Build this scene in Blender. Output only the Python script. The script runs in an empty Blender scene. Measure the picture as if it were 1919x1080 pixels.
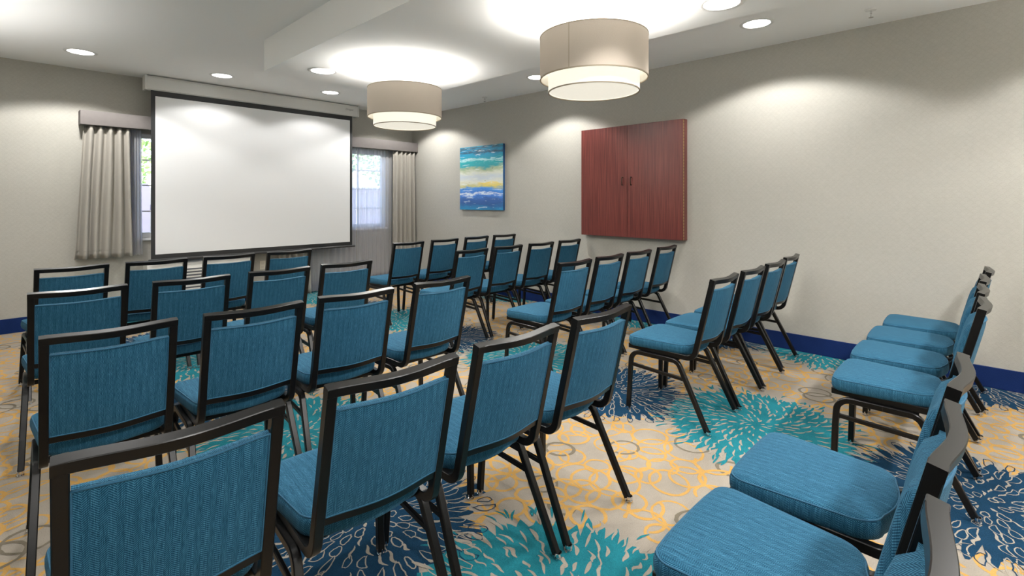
import bpy, bmesh, math, random
from mathutils import Vector, Matrix, noise
random.seed(7)
PI = math.pi
scene = bpy.context.scene
COL = scene.collection

# ------------------------------------------------------------------ room dimensions (metres)
XR, YF, HC = 4.843, 6.963, 2.723        # right wall, front wall, ceiling
XL, YB = -1.15, -2.05                   # left and rear walls
ZC = 2.452                              # underside of the dropped ceiling panel
CX0, CX1, CY0, CY1 = 1.613, 3.165, 0.73, 4.543

# ------------------------------------------------------------------ materials
MATS = {}
def new_mat(name):
    m = bpy.data.materials.new(name); m.use_nodes = True
    nt = m.node_tree; nt.nodes.clear()
    out = nt.nodes.new('ShaderNodeOutputMaterial')
    MATS[name] = m
    return m, nt, out
class NT:
    """tiny helper for node graphs"""
    def __init__(s, nt): s.nt = nt
    def n(s, typ, **kw):
        nd = s.nt.nodes.new(typ)
        for k, v in kw.items():
            if k.startswith('_'): nd.inputs[k[1:]].default_value = v
            else: setattr(nd, k, v)
        return nd
    def l(s, a, b): s.nt.links.new(a, b)
    def math(s, op, a, b=None, c=None):
        nd = s.nt.nodes.new('ShaderNodeMath'); nd.operation = op
        for i, v in enumerate((a, b, c)):
            if v is None: continue
            if isinstance(v, (int, float)): nd.inputs[i].default_value = v
            else: s.l(v, nd.inputs[i])
        return nd.outputs[0]
    def mix(s, f, a, b):
        nd = s.nt.nodes.new('ShaderNodeMix'); nd.data_type = 'RGBA'
        for i, v in ((0, f), (6, a), (7, b)):
            if isinstance(v, (int, float)): nd.inputs[i].default_value = v
            elif isinstance(v, tuple): nd.inputs[i].default_value = (*v, 1) if len(v) == 3 else v
            else: s.l(v, nd.inputs[i])
        return nd.outputs[2]
    def ramp(s, f, stops, interp='LINEAR'):
        nd = s.nt.nodes.new('ShaderNodeValToRGB'); cr = nd.color_ramp; cr.interpolation = interp
        while len(cr.elements) < len(stops): cr.elements.new(0.5)
        for e, (p, c) in zip(cr.elements, stops):
            e.position = p; e.color = (*c, 1) if len(c) == 3 else c
        s.l(f, nd.inputs[0]); return nd.outputs[0]
def principled(name, col, rough=.5, metal=0, spec=None, sheen=0, bump=None, var=0, varscale=8, coat=0):
    m, nt, out = new_mat(name); N = NT(nt)
    p = N.n('ShaderNodeBsdfPrincipled'); N.l(p.outputs[0], out.inputs[0])
    p.inputs['Base Color'].default_value = (*col, 1)
    p.inputs['Roughness'].default_value = rough; p.inputs['Metallic'].default_value = metal
    if spec is not None: p.inputs['Specular IOR Level'].default_value = spec
    if sheen: p.inputs['Sheen Weight'].default_value = sheen
    if coat: p.inputs['Coat Weight'].default_value = coat; p.inputs['Coat Roughness'].default_value = .15
    tc = N.n('ShaderNodeTexCoord')
    if var:
        nz = N.n('ShaderNodeTexNoise', _Scale=varscale, _Detail=4.0); N.l(tc.outputs['Object'], nz.inputs['Vector'])
        c0 = tuple(c*(1-var) for c in col); c1 = tuple(min(1, c*(1+var)) for c in col)
        N.l(N.mix(nz.outputs['Fac'], c0, c1), p.inputs['Base Color'])
    if bump:
        nz = N.n('ShaderNodeTexNoise', _Scale=bump[0], _Detail=3.0); N.l(tc.outputs['Object'], nz.inputs['Vector'])
        b = N.n('ShaderNodeBump', _Strength=bump[1], _Distance=bump[2]); N.l(nz.outputs['Fac'], b.inputs['Height'])
        N.l(b.outputs[0], p.inputs['Normal'])
    return m
def emission(name, col, strength):
    m, nt, out = new_mat(name); N = NT(nt)
    e = N.n('ShaderNodeEmission', _Strength=strength); e.inputs[0].default_value = (*col, 1)
    N.l(e.outputs[0], out.inputs[0]); return m

def mat_wallpaper():
    m, nt, out = new_mat('wallpaper'); N = NT(nt)
    p = N.n('ShaderNodeBsdfPrincipled', _Roughness=.62); N.l(p.outputs[0], out.inputs[0])
    p.inputs['Specular IOR Level'].default_value = .25
    uv = N.n('ShaderNodeUVMap'); sep = N.n('ShaderNodeSeparateXYZ'); N.l(uv.outputs[0], sep.inputs[0])
    # rows of small fans
    v = N.math('DIVIDE', sep.outputs[1], .021)
    row = N.math('FLOOR', v); fv = N.math('FRACT', v)
    off = N.math('MULTIPLY', N.math('MODULO', row, 2.0), .5)
    u = N.math('ADD', N.math('DIVIDE', sep.outputs[0], .042), off)
    fu = N.math('SUBTRACT', N.math('FRACT', u), .5)
    d = N.math('SQRT', N.math('ADD', N.math('MULTIPLY', fu, fu), N.math('MULTIPLY', N.math('MULTIPLY', fv, fv), .25)))
    line = N.math('LESS_THAN', N.math('ABSOLUTE', N.math('SUBTRACT', d, .43)), .045)
    nz = N.n('ShaderNodeTexNoise', _Scale=26.0, _Detail=5.0, _Roughness=.7); N.l(uv.outputs[0], nz.inputs['Vector'])
    nz2 = N.n('ShaderNodeTexNoise', _Scale=130.0, _Detail=2.0); N.l(uv.outputs[0], nz2.inputs['Vector'])
    c = N.mix(nz.outputs['Fac'], (.372, .360, .320), (.455, .441, .396))
    lf = N.math('MULTIPLY', line, N.math('MULTIPLY', nz2.outputs['Fac'], .30))
    c = N.mix(lf, c, (.30, .27, .23))
    N.l(c, p.inputs['Base Color'])
    b = N.n('ShaderNodeBump', _Strength=.25, _Distance=.002); N.l(N.math('ADD', nz2.outputs['Fac'], line), b.inputs['Height'])
    N.l(b.outputs[0], p.inputs['Normal'])
    return m
def mat_tweed():
    m, nt, out = new_mat('blue_tweed'); N = NT(nt)
    p = N.n('ShaderNodeBsdfPrincipled', _Roughness=.85); N.l(p.outputs[0], out.inputs[0])
    p.inputs['Specular IOR Level'].default_value = .12
    p.inputs['Sheen Weight'].default_value = .06; p.inputs['Sheen Roughness'].default_value = .5
    p.inputs['Sheen Tint'].default_value = (.5, .8, 1, 1)
    uv = N.n('ShaderNodeUVMap'); sep = N.n('ShaderNodeSeparateXYZ'); N.l(uv.outputs[0], sep.inputs[0])
    U, V = sep.outputs[0], sep.outputs[1]
    # herringbone: columns .017 wide, twill alternating
    cu = N.math('DIVIDE', U, .0125); par = N.math('MODULO', N.math('FLOOR', N.math('ADD', cu, 1000.0)), 2.0)
    sgn = N.math('SUBTRACT', N.math('MULTIPLY', par, 2.0), 1.0)
    t = N.math('ADD', N.math('MULTIPLY', N.math('MULTIPLY', U, sgn), .9), V)
    tw = N.math('ADD', N.math('MULTIPLY', N.math('SINE', N.math('MULTIPLY', t, 2*PI/.0048)), .5), .5)
    # slub streaks along V
    mp = N.n('ShaderNodeCombineXYZ'); N.l(N.math('MULTIPLY', U, 1100.0), mp.inputs[0]); N.l(N.math('MULTIPLY', V, 60.0), mp.inputs[1])
    st = N.n('ShaderNodeTexNoise', _Scale=1.0, _Detail=2.0); N.l(mp.outputs[0], st.inputs['Vector'])
    mp2 = N.n('ShaderNodeCombineXYZ'); N.l(N.math('MULTIPLY', U, 420.0), mp2.inputs[0]); N.l(N.math('MULTIPLY', V, 12.0), mp2.inputs[1])
    st2 = N.n('ShaderNodeTexNoise', _Scale=1.0, _Detail=3.0); N.l(mp2.outputs[0], st2.inputs['Vector'])
    f = N.math('ADD', N.math('MULTIPLY', st.outputs['Fac'], .62), N.math('MULTIPLY', st2.outputs['Fac'], .50))
    f = N.math('ADD', f, N.math('MULTIPLY', N.math('SUBTRACT', tw, .5), .40))
    f = N.math('ADD', f, N.math('MULTIPLY', N.math('SUBTRACT', par, .5), .035))
    c = N.ramp(f, [(.24, (.0018, .022, .047)), (.55, (.0082, .064, .120)), (.90, (.064, .198, .300))])
    N.l(c, p.inputs['Base Color'])
    b = N.n('ShaderNodeBump', _Strength=.35, _Distance=.0012); N.l(f, b.inputs['Height']); N.l(b.outputs[0], p.inputs['Normal'])
    return m
def mat_carpet(name, col, var=.14):
    m, nt, out = new_mat(name); N = NT(nt)
    p = N.n('ShaderNodeBsdfPrincipled', _Roughness=.95); N.l(p.outputs[0], out.inputs[0])
    p.inputs['Specular IOR Level'].default_value = .1
    tc = N.n('ShaderNodeTexCoord')
    nz = N.n('ShaderNodeTexNoise', _Scale=260.0, _Detail=2.0); N.l(tc.outputs['Object'], nz.inputs['Vector'])
    nb = N.n('ShaderNodeTexNoise', _Scale=9.0, _Detail=4.0); N.l(tc.outputs['Object'], nb.inputs['Vector'])
    f = N.math('ADD', N.math('MULTIPLY', nz.outputs['Fac'], .6), N.math('MULTIPLY', nb.outputs['Fac'], .4))
    f2 = N.n('ShaderNodeMapRange'); f2.inputs[1].default_value = .3; f2.inputs[2].default_value = .7; N.l(f, f2.inputs[0])
    N.l(N.mix(f2.outputs[0], tuple(c*(1-var) for c in col), tuple(min(1, c*(1+var)) for c in col)), p.inputs['Base Color'])
    b = N.n('ShaderNodeBump', _Strength=.5, _Distance=.003); N.l(nz.outputs['Fac'], b.inputs['Height']); N.l(b.outputs[0], p.inputs['Normal'])
    return m
def mat_mahogany():
    m, nt, out = new_mat('mahogany'); N = NT(nt)
    p = N.n('ShaderNodeBsdfPrincipled', _Roughness=.32); N.l(p.outputs[0], out.inputs[0])
    tc = N.n('ShaderNodeTexCoord'); mp = N.n('ShaderNodeMapping'); mp.inputs['Scale'].default_value = (60, 60, 1.2)
    N.l(tc.outputs['Object'], mp.inputs[0])
    nz = N.n('ShaderNodeTexNoise', _Scale=1.6, _Detail=5.0, _Roughness=.65); N.l(mp.outputs[0], nz.inputs['Vector'])
    c = N.ramp(nz.outputs['Fac'], [(.3, (.065, .013, .011)), (.5, (.13, .028, .023)), (.72, (.20, .053, .04))])
    N.l(c, p.inputs['Base Color']); return m
def mat_painting():
    m, nt, out = new_mat('abstract_paint'); N = NT(nt)
    p = N.n('ShaderNodeBsdfPrincipled', _Roughness=.45); N.l(p.outputs[0], out.inputs[0])
    tc = N.n('ShaderNodeTexCoord'); sep = N.n('ShaderNodeSeparateXYZ'); N.l(tc.outputs['Object'], sep.inputs[0])
    z = N.math('ADD', N.math('DIVIDE', sep.outputs[2], .923), .5)
    y = N.math('ADD', N.math('DIVIDE', sep.outputs[1], -.91), .5)       # 0 at the left side of the canvas as hung
    def nz(sy, sz, det=5.0, ofs=0.0):
        cb = N.n('ShaderNodeCombineXYZ'); N.l(N.math('ADD', N.math('MULTIPLY', y, sy), ofs), cb.inputs[0]); N.l(N.math('MULTIPLY', z, sz), cb.inputs[1])
        n = N.n('ShaderNodeTexNoise', _Scale=1.0, _Detail=det, _Roughness=.6); N.l(cb.outputs[0], n.inputs['Vector']); return n.outputs['Fac']
    n1 = nz(2.2, 5.0); n2 = nz(6.0, 26.0, 6.0, 3.7); n3 = nz(3.0, 34.0, 4.0, 11.0)
    zz = N.math('ADD', z, N.math('MULTIPLY', N.math('SUBTRACT', n1, .5), .16))
    zz = N.math('ADD', zz, N.math('MULTIPLY', N.math('SUBTRACT', n2, .5), .14))
    c = N.ramp(zz, [(0.0, (.01, .22, .45)), (.09, (.02, .09, .28)), (.17, (.03, .11, .36)), (.225, (.05, .2, .62)), (.25, (.75, .82, .88)),
                    (.275, (.04, .18, .6)), (.33, (.06, .28, .72)), (.37, (.55, .53, .22)), (.43, (.72, .72, .62)), (.52, (.55, .62, .68)),
                    (.58, (.70, .72, .62)), (.64, (.42, .5, .3)), (.69, (.03, .36, .42)), (.755, (.02, .42, .46)), (.79, (.5, .8, .82)), (.81, (.01, .34, .46)),
                    (.87, (.01, .32, .55)), (.905, (.03, .08, .13)), (.94, (.02, .30, .52)), (.97, (.04, .10, .14)), (1.0, (.02, .36, .56))])
    # yellow patch right of centre
    dy = N.math('DIVIDE', N.math('SUBTRACT', y, .72), .32); dz = N.math('DIVIDE', N.math('SUBTRACT', zz, .405), .042)
    g = N.math('SUBTRACT', 1.0, N.math('ADD', N.math('MULTIPLY', dy, dy), N.math('MULTIPLY', dz, dz)))
    g = N.math('MULTIPLY', N.math('MAXIMUM', g, 0.0), 1.6); g = N.math('MULTIPLY', N.math('MINIMUM', g, 1.0), N.math('MULTIPLY', n3, 1.35))
    c = N.mix(g, c, (.86, .62, .03))
    w = N.math('GREATER_THAN', n3, .62)
    c = N.mix(N.math('MULTIPLY', w, .55), c, (.8, .88, .9))
    d = N.math('LESS_THAN', n2, .335)
    c = N.mix(N.math('MULTIPLY', d, .5), c, (.02, .08, .16))
    N.l(c, p.inputs['Base Color'])
    return m
def mat_sheer():
    m, nt, out = new_mat('sheer_voile'); N = NT(nt)
    d = N.n('ShaderNodeBsdfDiffuse'); d.inputs[0].default_value = (.66, .64, .60, 1)
    t = N.n('ShaderNodeBsdfTranslucent'); t.inputs[0].default_value = (.72, .74, .85, 1)
    a = N.n('ShaderNodeMixShader', _Fac=.6); N.l(d.outputs[0], a.inputs[1]); N.l(t.outputs[0], a.inputs[2])
    tr = N.n('ShaderNodeBsdfTransparent'); tr.inputs[0].default_value = (.93, .94, 1, 1)
    mx = N.n('ShaderNodeMixShader', _Fac=.70); N.l(tr.outputs[0], mx.inputs[1]); N.l(a.outputs[0], mx.inputs[2])
    N.l(mx.outputs[0], out.inputs[0]); return m
def mat_drape():
    m, nt, out = new_mat('drape_fabric'); N = NT(nt)
    p = N.n('ShaderNodeBsdfPrincipled', _Roughness=.8); N.l(p.outputs[0], out.inputs[0])
    p.inputs['Specular IOR Level'].default_value = .2; p.inputs['Sheen Weight'].default_value = .15
    uv = N.n('ShaderNodeUVMap'); mp = N.n('ShaderNodeMapping'); mp.inputs['Scale'].default_value = (500, 160, 1); N.l(uv.outputs[0], mp.inputs[0])
    nz = N.n('ShaderNodeTexNoise', _Scale=1.0, _Detail=2.0); N.l(mp.outputs[0], nz.inputs['Vector'])
    N.l(N.mix(nz.outputs['Fac'], (.28, .262, .228), (.40, .375, .332)), p.inputs['Base Color'])
    return m
def mat_shade(name, col, trans):
    m, nt, out = new_mat(name); N = NT(nt)
    uv = N.n('ShaderNodeUVMap'); mp = N.n('ShaderNodeMapping'); mp.inputs['Scale'].default_value = (260, 520, 1); N.l(uv.outputs[0], mp.inputs[0])
    nz = N.n('ShaderNodeTexNoise', _Scale=1.0, _Detail=1.0); N.l(mp.outputs[0], nz.inputs['Vector'])
    c = N.mix(nz.outputs['Fac'], tuple(x*.9 for x in col), tuple(x*1.1 for x in col))
    d = N.n('ShaderNodeBsdfDiffuse'); t = N.n('ShaderNodeBsdfTranslucent'); N.l(c, d.inputs[0]); N.l(c, t.inputs[0])
    a = N.n('ShaderNodeMixShader', _Fac=trans); N.l(d.outputs[0], a.inputs[1]); N.l(t.outputs[0], a.inputs[2])
    N.l(a.outputs[0], out.inputs[0]); return m
def mat_glow_fabric(name, col, e):
    m, nt, out = new_mat(name); N = NT(nt)
    uv = N.n('ShaderNodeUVMap'); nz = N.n('ShaderNodeTexNoise', _Scale=55.0, _Detail=4.0); N.l(uv.outputs[0], nz.inputs['Vector'])
    em = N.n('ShaderNodeEmission'); em.inputs[0].default_value = (*col, 1)
    N.l(N.math('MULTIPLY', N.math('ADD', N.math('MULTIPLY', nz.outputs['Fac'], .16), .92), e), em.inputs[1])
    d = N.n('ShaderNodeBsdfDiffuse'); d.inputs[0].default_value = (.55, .53, .48, 1)
    a = N.n('ShaderNodeAddShader'); N.l(em.outputs[0], a.inputs[0]); N.l(d.outputs[0], a.inputs[1]); N.l(a.outputs[0], out.inputs[0]); return m
def mat_glass():
    m, nt, out = new_mat('window_glass'); N = NT(nt)
    tr = N.n('ShaderNodeBsdfTransparent'); tr.inputs[0].default_value = (.95, .97, 1, 1)
    g = N.n('ShaderNodeBsdfGlossy', _Roughness=.02)
    fr = N.n('ShaderNodeFresnel', _IOR=1.35)
    mx = N.n('ShaderNodeMixShader'); N.l(fr.outputs[0], mx.inputs[0]); N.l(tr.outputs[0], mx.inputs[1]); N.l(g.outputs[0], mx.inputs[2])
    N.l(mx.outputs[0], out.inputs[0]); return m

WALL = mat_wallpaper(); TWEED = mat_tweed(); MAHOG = mat_mahogany(); PAINT = mat_painting()
SHEER = mat_sheer(); DRAPE = mat_drape(); GLASS = mat_glass()
CEIL = principled('ceiling_paint', (.89, .885, .875), .9, spec=.1, bump=(90, .06, .002))
BLACK = principled('black_powder_coat', (.004, .0038, .0038), .28, spec=.27)
CHROME = principled('chrome', (.75, .75, .76), .12, metal=1)
NAVY = mat_carpet('navy_base_carpet', (.009, .024, .105), .18)
PIPING = principled('blue_piping', (.0105, .077, .142), .85, var=.3, varscale=300)
C_BASE = mat_carpet('carpet_beige', (.275, .243, .203)); C_YEL = mat_carpet('carpet_amber', (.43, .25, .075))
C_GRY = mat_carpet('carpet_taupe', (.15, .128, .095)); C_TEAL = mat_carpet('carpet_teal', (.013, .150, .185), .3)
C_NAVY = mat_carpet('carpet_navy', (.0065, .033, .070), .3); C_SLIV = mat_carpet('carpet_light_beige', (.285, .252, .21))
WHITEMET = principled('white_enamel', (.66, .655, .63), .42)
SCREEN = principled('matte_white_screen', (.80, .805, .81), .75, spec=.15)
SCRBLK = principled('screen_black_border', (.016, .017, .018), .55)
BARBLK = principled('screen_weight_bar', (.03, .03, .031), .4)
VALFAB = principled('valance_fabric', (.155, .141, .135), .8, spec=.2, var=.08, varscale=30, bump=(400, .2, .001))
SHADE = mat_shade('oatmeal_shade', (.53, .465, .395), .14)
LINER = principled('shade_liner', (.5, .485, .44), .8)
INNER = mat_glow_fabric('lit_inner_shade', (1.0, .95, .82), .42)
DIFF = mat_glow_fabric('lit_diffuser', (1.0, .945, .81), .44)
SEAM = principled('shade_seam', (.40, .34, .27), .85)
RIM = principled('shade_rim', (.30, .25, .18), .7)
LENS = emission('downlight_lens', (1, .98, .95), 6.0)
WHITE = principled('white_plastic', (.72, .71, .69), .45)
BRONZE = principled('dark_bronze', (.06, .038, .028), .35, metal=.8)
BRASS = principled('brass_hinge', (.42, .30, .15), .4, metal=.8)
GRILLE = principled('grille_dark', (.10, .105, .12), .5)
PTACM = principled('unit_cream', (.62, .61, .57), .5)
VINYL = principled('window_vinyl', (.78, .78, .78), .4)
FENCE = principled('fence_wood', (.20, .19, .25), .8, var=.2, varscale=4)
LEAF = principled('leaf_green', (.16, .30, .07), .7, var=.3, varscale=3)
BARK = principled('bark', (.12, .09, .06), .9)
GRASS = principled('lawn_green', (.14, .22, .06), .9, var=.3, varscale=5)
INK = principled('grey_ink', (.24, .24, .24), .6)
ARTSIDE = principled('canvas_side', (.015, .08, .22), .6, var=.5, varscale=12)

# ------------------------------------------------------------------ mesh helpers
def finish(me, smooth=None, uv=True):
    if smooth is not None:
        for p in me.polygons: p.use_smooth = True
        me.set_sharp_from_angle(angle=math.radians(smooth))
    if uv:
        l = me.uv_layers.new(name='UVMap')
        for p in me.polygons:
            n = p.normal; a = (abs(n.x), abs(n.y), abs(n.z)); k = a.index(max(a))
            for li in p.loop_indices:
                c = me.vertices[me.loops[li].vertex_index].co
                l.data[li].uv = (c.y, c.z) if k == 0 else ((c.x, c.z) if k == 1 else (c.x, c.y))
class MB:
    def __init__(s): s.v = []; s.f = []; s.mi = []
    def add(s, vs, fs, mi=0):
        o = len(s.v); s.v += [tuple(v) for v in vs]
        s.f += [tuple(i+o for i in f) for f in fs]; s.mi += [mi]*len(fs); return s
    def box(s, x0, x1, y0, y1, z0, z1, mi=0):
        v = [(x, y, z) for x in (x0, x1) for y in (y0, y1) for z in (z0, z1)]
        return s.add(v, [(0, 1, 3, 2), (4, 6, 7, 5), (0, 4, 5, 1), (2, 3, 7, 6), (0, 2, 6, 4), (1, 5, 7, 3)], mi)
    def bbox(s, x0, x1, y0, y1, z0, z1, b=.004, mi=0):
        """bevelled box"""
        bm = bmesh.new(); m = Matrix.Translation(((x0+x1)/2, (y0+y1)/2, (z0+z1)/2)) @ Matrix.Diagonal((x1-x0, y1-y0, z1-z0, 1))
        bmesh.ops.create_cube(bm, size=1, matrix=m)
        bmesh.ops.bevel(bm, geom=bm.edges[:], offset=b, segments=2, affect='EDGES', profile=.6)
        bm.verts.index_update()
        s.add([v.co for v in bm.verts], [[v.index for v in f.verts] for f in bm.faces], mi); bm.free(); return s
    def sweep(s, path, ref, w, h, ch=.003, closed=False, mi=0, caps=True):
        """chamfered rectangular section swept along path; w is the size along ref, h the size across it"""
        path = [Vector(p) for p in path]; n = len(path); ref = Vector(ref).normalized()
        sec = [(-w/2+ch, -h/2), (w/2-ch, -h/2), (w/2, -h/2+ch), (w/2, h/2-ch), (w/2-ch, h/2), (-w/2+ch, h/2), (-w/2, h/2-ch), (-w/2, -h/2+ch)]
        vs = []
        for i, p in enumerate(path):
            a = path[(i-1) % n] if (closed or i > 0) else p; b = path[(i+1) % n] if (closed or i < n-1) else p
            t = (b-a).normalized(); r = (ref - t*ref.dot(t)).normalized(); u = t.cross(r)
            k = 1.0
            if 0 < i < n-1:
                c = (p-a).normalized().dot(t); k = 1/max(c, .5)
            for (x, y) in sec: vs.append(p + r*x + u*(y*k))
        m = 8; fs = []
        for i in range(n if closed else n-1):
            for j in range(m):
                a0 = i*m+j; a1 = i*m+(j+1) % m; b0 = ((i+1) % n)*m+j; b1 = ((i+1) % n)*m+(j+1) % m
                fs.append((a0, a1, b1, b0))
        if caps and not closed: fs += [tuple(range(m-1, -1, -1)), tuple(range((n-1)*m, n*m))]
        return s.add(vs, fs, mi)
    def tube(s, path, r, k=8, closed=False, mi=0):
        path = [Vector(p) for p in path]; n = len(path); vs = []
        prev = None
        for i, p in enumerate(path):
            a = path[(i-1) % n] if (closed or i > 0) else p; b = path[(i+1) % n] if (closed or i < n-1) else p
            t = (b-a).normalized()
            if prev is None: prev = t.orthogonal().normalized()
            prev = (prev - t*prev.dot(t)).normalized(); q = t.cross(prev)
            for j in range(k):
                an = 2*PI*j/k; vs.append(p + prev*(r*math.cos(an)) + q*(r*math.sin(an)))
        fs = []
        for i in range(n if closed else n-1):
            for j in range(k):
                a0 = i*k+j; a1 = i*k+(j+1) % k; b0 = ((i+1) % n)*k+j; b1 = ((i+1) % n)*k+(j+1) % k
                fs.append((a0, a1, b1, b0))
        if not closed: fs += [tuple(range(k-1, -1, -1)), tuple(range((n-1)*k, n*k))]
        return s.add(vs, fs, mi)
    def lathe(s, prof, cx=0, cy=0, k=48, mi=0, a0=0, a1=2*PI):
        n = len(prof); full = abs(a1-a0-2*PI) < 1e-6; kk = k if full else k+1; vs = []
        for j in range(kk):
            an = a0+(a1-a0)*j/k
            for (r, z) in prof: vs.append((cx+r*math.cos(an), cy+r*math.sin(an), z))
        fs = []
        for j in range(k):
            for i in range(n-1):
                a = j*n+i; b = ((j+1) % kk)*n+i
                q = [a, b, b+1, a+1]
                if prof[i][0] < 1e-6: q = [a, b+1, a+1]
                elif prof[i+1][0] < 1e-6: q = [a, b, a+1]
                fs.append(tuple(q))
        return s.add(vs, fs, mi)
    def mesh(s, name, mats, smooth=None, uv=True, weld=False):
        me = bpy.data.meshes.new(name); me.from_pydata(s.v, [], s.f)
        mats = mats if isinstance(mats, (list, tuple)) else [mats]
        for m in mats: me.materials.append(m)
        if len(mats) > 1: me.polygons.foreach_set('material_index', s.mi)
        bm = bmesh.new(); bm.from_mesh(me)
        if weld: bmesh.ops.remove_doubles(bm, verts=bm.verts[:], dist=1e-5)
        if weld or weld is None: pass
        bm.to_mesh(me); bm.free(); me.update()
        finish(me, smooth, uv); return me
    def build(s, name, mats, parent=None, smooth=None, uv=True, weld=False, recalc=True, loc=None):
        me = s.mesh(name, mats, None, False, weld)
        if recalc:
            bm = bmesh.new(); bm.from_mesh(me); bmesh.ops.recalc_face_normals(bm, faces=bm.faces[:]); bm.to_mesh(me); bm.free(); me.update()
        finish(me, smooth, uv)
        o = bpy.data.objects.new(name, me); COL.objects.link(o)
        if parent: o.parent = parent
        if loc: o.location = loc
        return o
def tag(o, label=None, cat=None, group=None, kind=None):
    if label: o['label'] = label
    if cat: o['category'] = cat
    if group: o['group'] = group
    if kind: o['kind'] = kind
    return o
def empty(name, loc, label, cat, group=None, rz=0):
    o = bpy.data.objects.new(name, None); COL.objects.link(o); o.location = loc; o.rotation_euler = (0, 0, rz)
    o.empty_display_size = .1
    return tag(o, label, cat, group)
def dup(root, loc, rz, label, group=None):
    r = root.copy(); COL.objects.link(r); r.location = loc; r.rotation_euler = (0, 0, rz); r['label'] = label
    if group: r['group'] = group
    for ch in list(root.children):
        c = ch.copy(); COL.objects.link(c); c.parent = r
        for g in list(ch.children):
            d = g.copy(); COL.objects.link(d); d.parent = c
    return r
def arc(cx, cy, r, a0, a1, n):
    return [(cx+r*math.cos(a0+(a1-a0)*i/n), cy+r*math.sin(a0+(a1-a0)*i/n)) for i in range(n+1)]

# ------------------------------------------------------------------ the carpeted floor (pattern worked into one mesh)
F = MB(); F.box(XL, XR, YB, YF, -.06, 0, 0)
rnd = random.Random(21)
PX, PY = 1.90, 1.85
def tile_poly(pts, z, mi, keep=None):
    """one motif polygon, repeated over the carpet's repeat"""
    global F
    for (ox, oy) in keep:
        F.add([(x+ox, y+oy, z) for (x, y) in pts], [tuple(range(len(pts)))], mi)
def strip_ring(inner, outer, z, mi, offs, gaps=None):
    n = len(inner)
    for (ox, oy) in offs:
        vs = [(x+ox, y+oy, z) for (x, y) in inner] + [(x+ox, y+oy, z) for (x, y) in outer]
        fs = [(i, (i+1) % n, n+(i+1) % n, n+i) for i in range(n) if not (gaps and gaps[i])]
        F.add(vs, fs, mi)
def offsets(cx, cy, r):
    res = []
    for i in range(-4, 5):
        for j in range(-4, 6):
            x, y = cx+i*PX, cy+j*PY
            if XL+r < x < XR-r and YB+r < y < YF-r: res.append((i*PX, j*PY, 0))
    return [(a, b) for a, b, _ in res]
TC = (1.19, .97); NC = (1.075, 0.0)
def near(x, y, c, r):
    dx = (x-c[0]+PX/2) % PX - PX/2; dy = (y-c[1]+PY/2) % PY - PY/2
    return math.hypot(dx, dy) < r
# loops of amber and taupe between the medallions
nr = 0; centres = []
while nr < 140:
    cx, cy = rnd.uniform(0, PX), rnd.uniform(0, PY)
    if near(cx, cy, TC, .50) or near(cx, cy, NC, .40) or any(near(cx, cy, q, .07) for q in centres): continue
    centres.append((cx, cy))
    nr += 1
    r = rnd.choice([.055, .065, .07, .08, .085, .09, .105]) * rnd.uniform(.85, 1.15); taupe = rnd.random() < .21
    w = rnd.uniform(.0058, .0082); e = rnd.uniform(.8, 1.2); rot = rnd.uniform(0, PI)
    n = 30; inn = []; outr = []; gaps = None
    for i in range(n):
        a = 2*PI*i/n; j1 = rnd.uniform(-.0016, .0016); j2 = rnd.uniform(-.0016, .0016)
        for lst, rr in ((inn, r-w+j1), (outr, r+w+j2)):
            x, y = rr*math.cos(a), rr*e*math.sin(a)
            lst.append((cx+x*math.cos(rot)-y*math.sin(rot), cy+x*math.sin(rot)+y*math.cos(rot)))
    if rnd.random() < (.65 if taupe else .12):
        s0 = rnd.randrange(n); ln = rnd.randrange(6, 18); gaps = [((i-s0) % n) < ln for i in range(n)]
    strip_ring(inn, outr, .0003+nr*4e-6, 2 if taupe else 1, offsets(cx, cy, r*1.2), gaps)
def fan(pts, c, z, mi, offs):
    n = len(pts)
    for (ox, oy) in offs:
        vs = [(c[0]+ox, c[1]+oy, z)] + [(x+ox, y+oy, z) for (x, y) in pts]
        F.add(vs, [(0, 1+i, 1+(i+1) % n) for i in range(n)], mi)
def clip_offs(c, r):
    """a medallion may run under a wall: keep it where its centre is in or close to the room"""
    res = []
    for i in range(-4, 5):
        for j in range(-4, 6):
            x, y = c[0]+i*PX, c[1]+j*PY
            if XL-r < x < XR+r and YB-r < y < YF+r: res.append((i*PX, j*PY))
    return res
def clipped(pts, ox, oy):
    return all(XL < x+ox < XR and YB < y+oy < YF for x, y in pts)
def leaf(c, rad, th, L, W, bend, n=5, skew=0):
    """slim leaf pointing outward from a medallion centre"""
    L_, R_ = [], []
    for i in range(n+1):
        t = i/n; w = W*math.sin(PI*min(1, max(0, .06+t*.9)))**.7*(.75+.5*t)
        rr = rad + L*t; a = th + bend*t*t + skew*math.sin(t*7)*.02
        x, y = c[0]+rr*math.cos(a), c[1]+rr*math.sin(a); px, py = -math.sin(a+bend*.6), math.cos(a+bend*.6)
        L_.append((x+px*w, y+py*w)); R_.append((x-px*w, y-py*w))
    return L_ + R_[::-1]
ZI = [0]
def put(pts, z, mi, offs):
    ZI[0] += 1; z += ZI[0]*3e-6
    for (ox, oy) in offs:
        if clipped(pts, ox, oy): F.add([(x+ox, y+oy, z) for (x, y) in pts], [tuple(range(len(pts)))], mi)
def put_clamped(pts, c, z, mi, offs):
    pts = sorted(pts, key=lambda p: math.atan2(p[1]-c[1], p[0]-c[0])); n = len(pts)
    for (ox, oy) in offs:
        cc = (min(max(c[0]+ox, XL), XR), min(max(c[1]+oy, YB), YF))
        vs = [(cc[0], cc[1], z)] + [(min(max(x+ox, XL), XR), min(max(y+oy, YB), YF), z) for (x, y) in pts]
        F.add(vs, [(0, 1+i, 1+(i+1) % n) for i in range(n)], mi)
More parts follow.
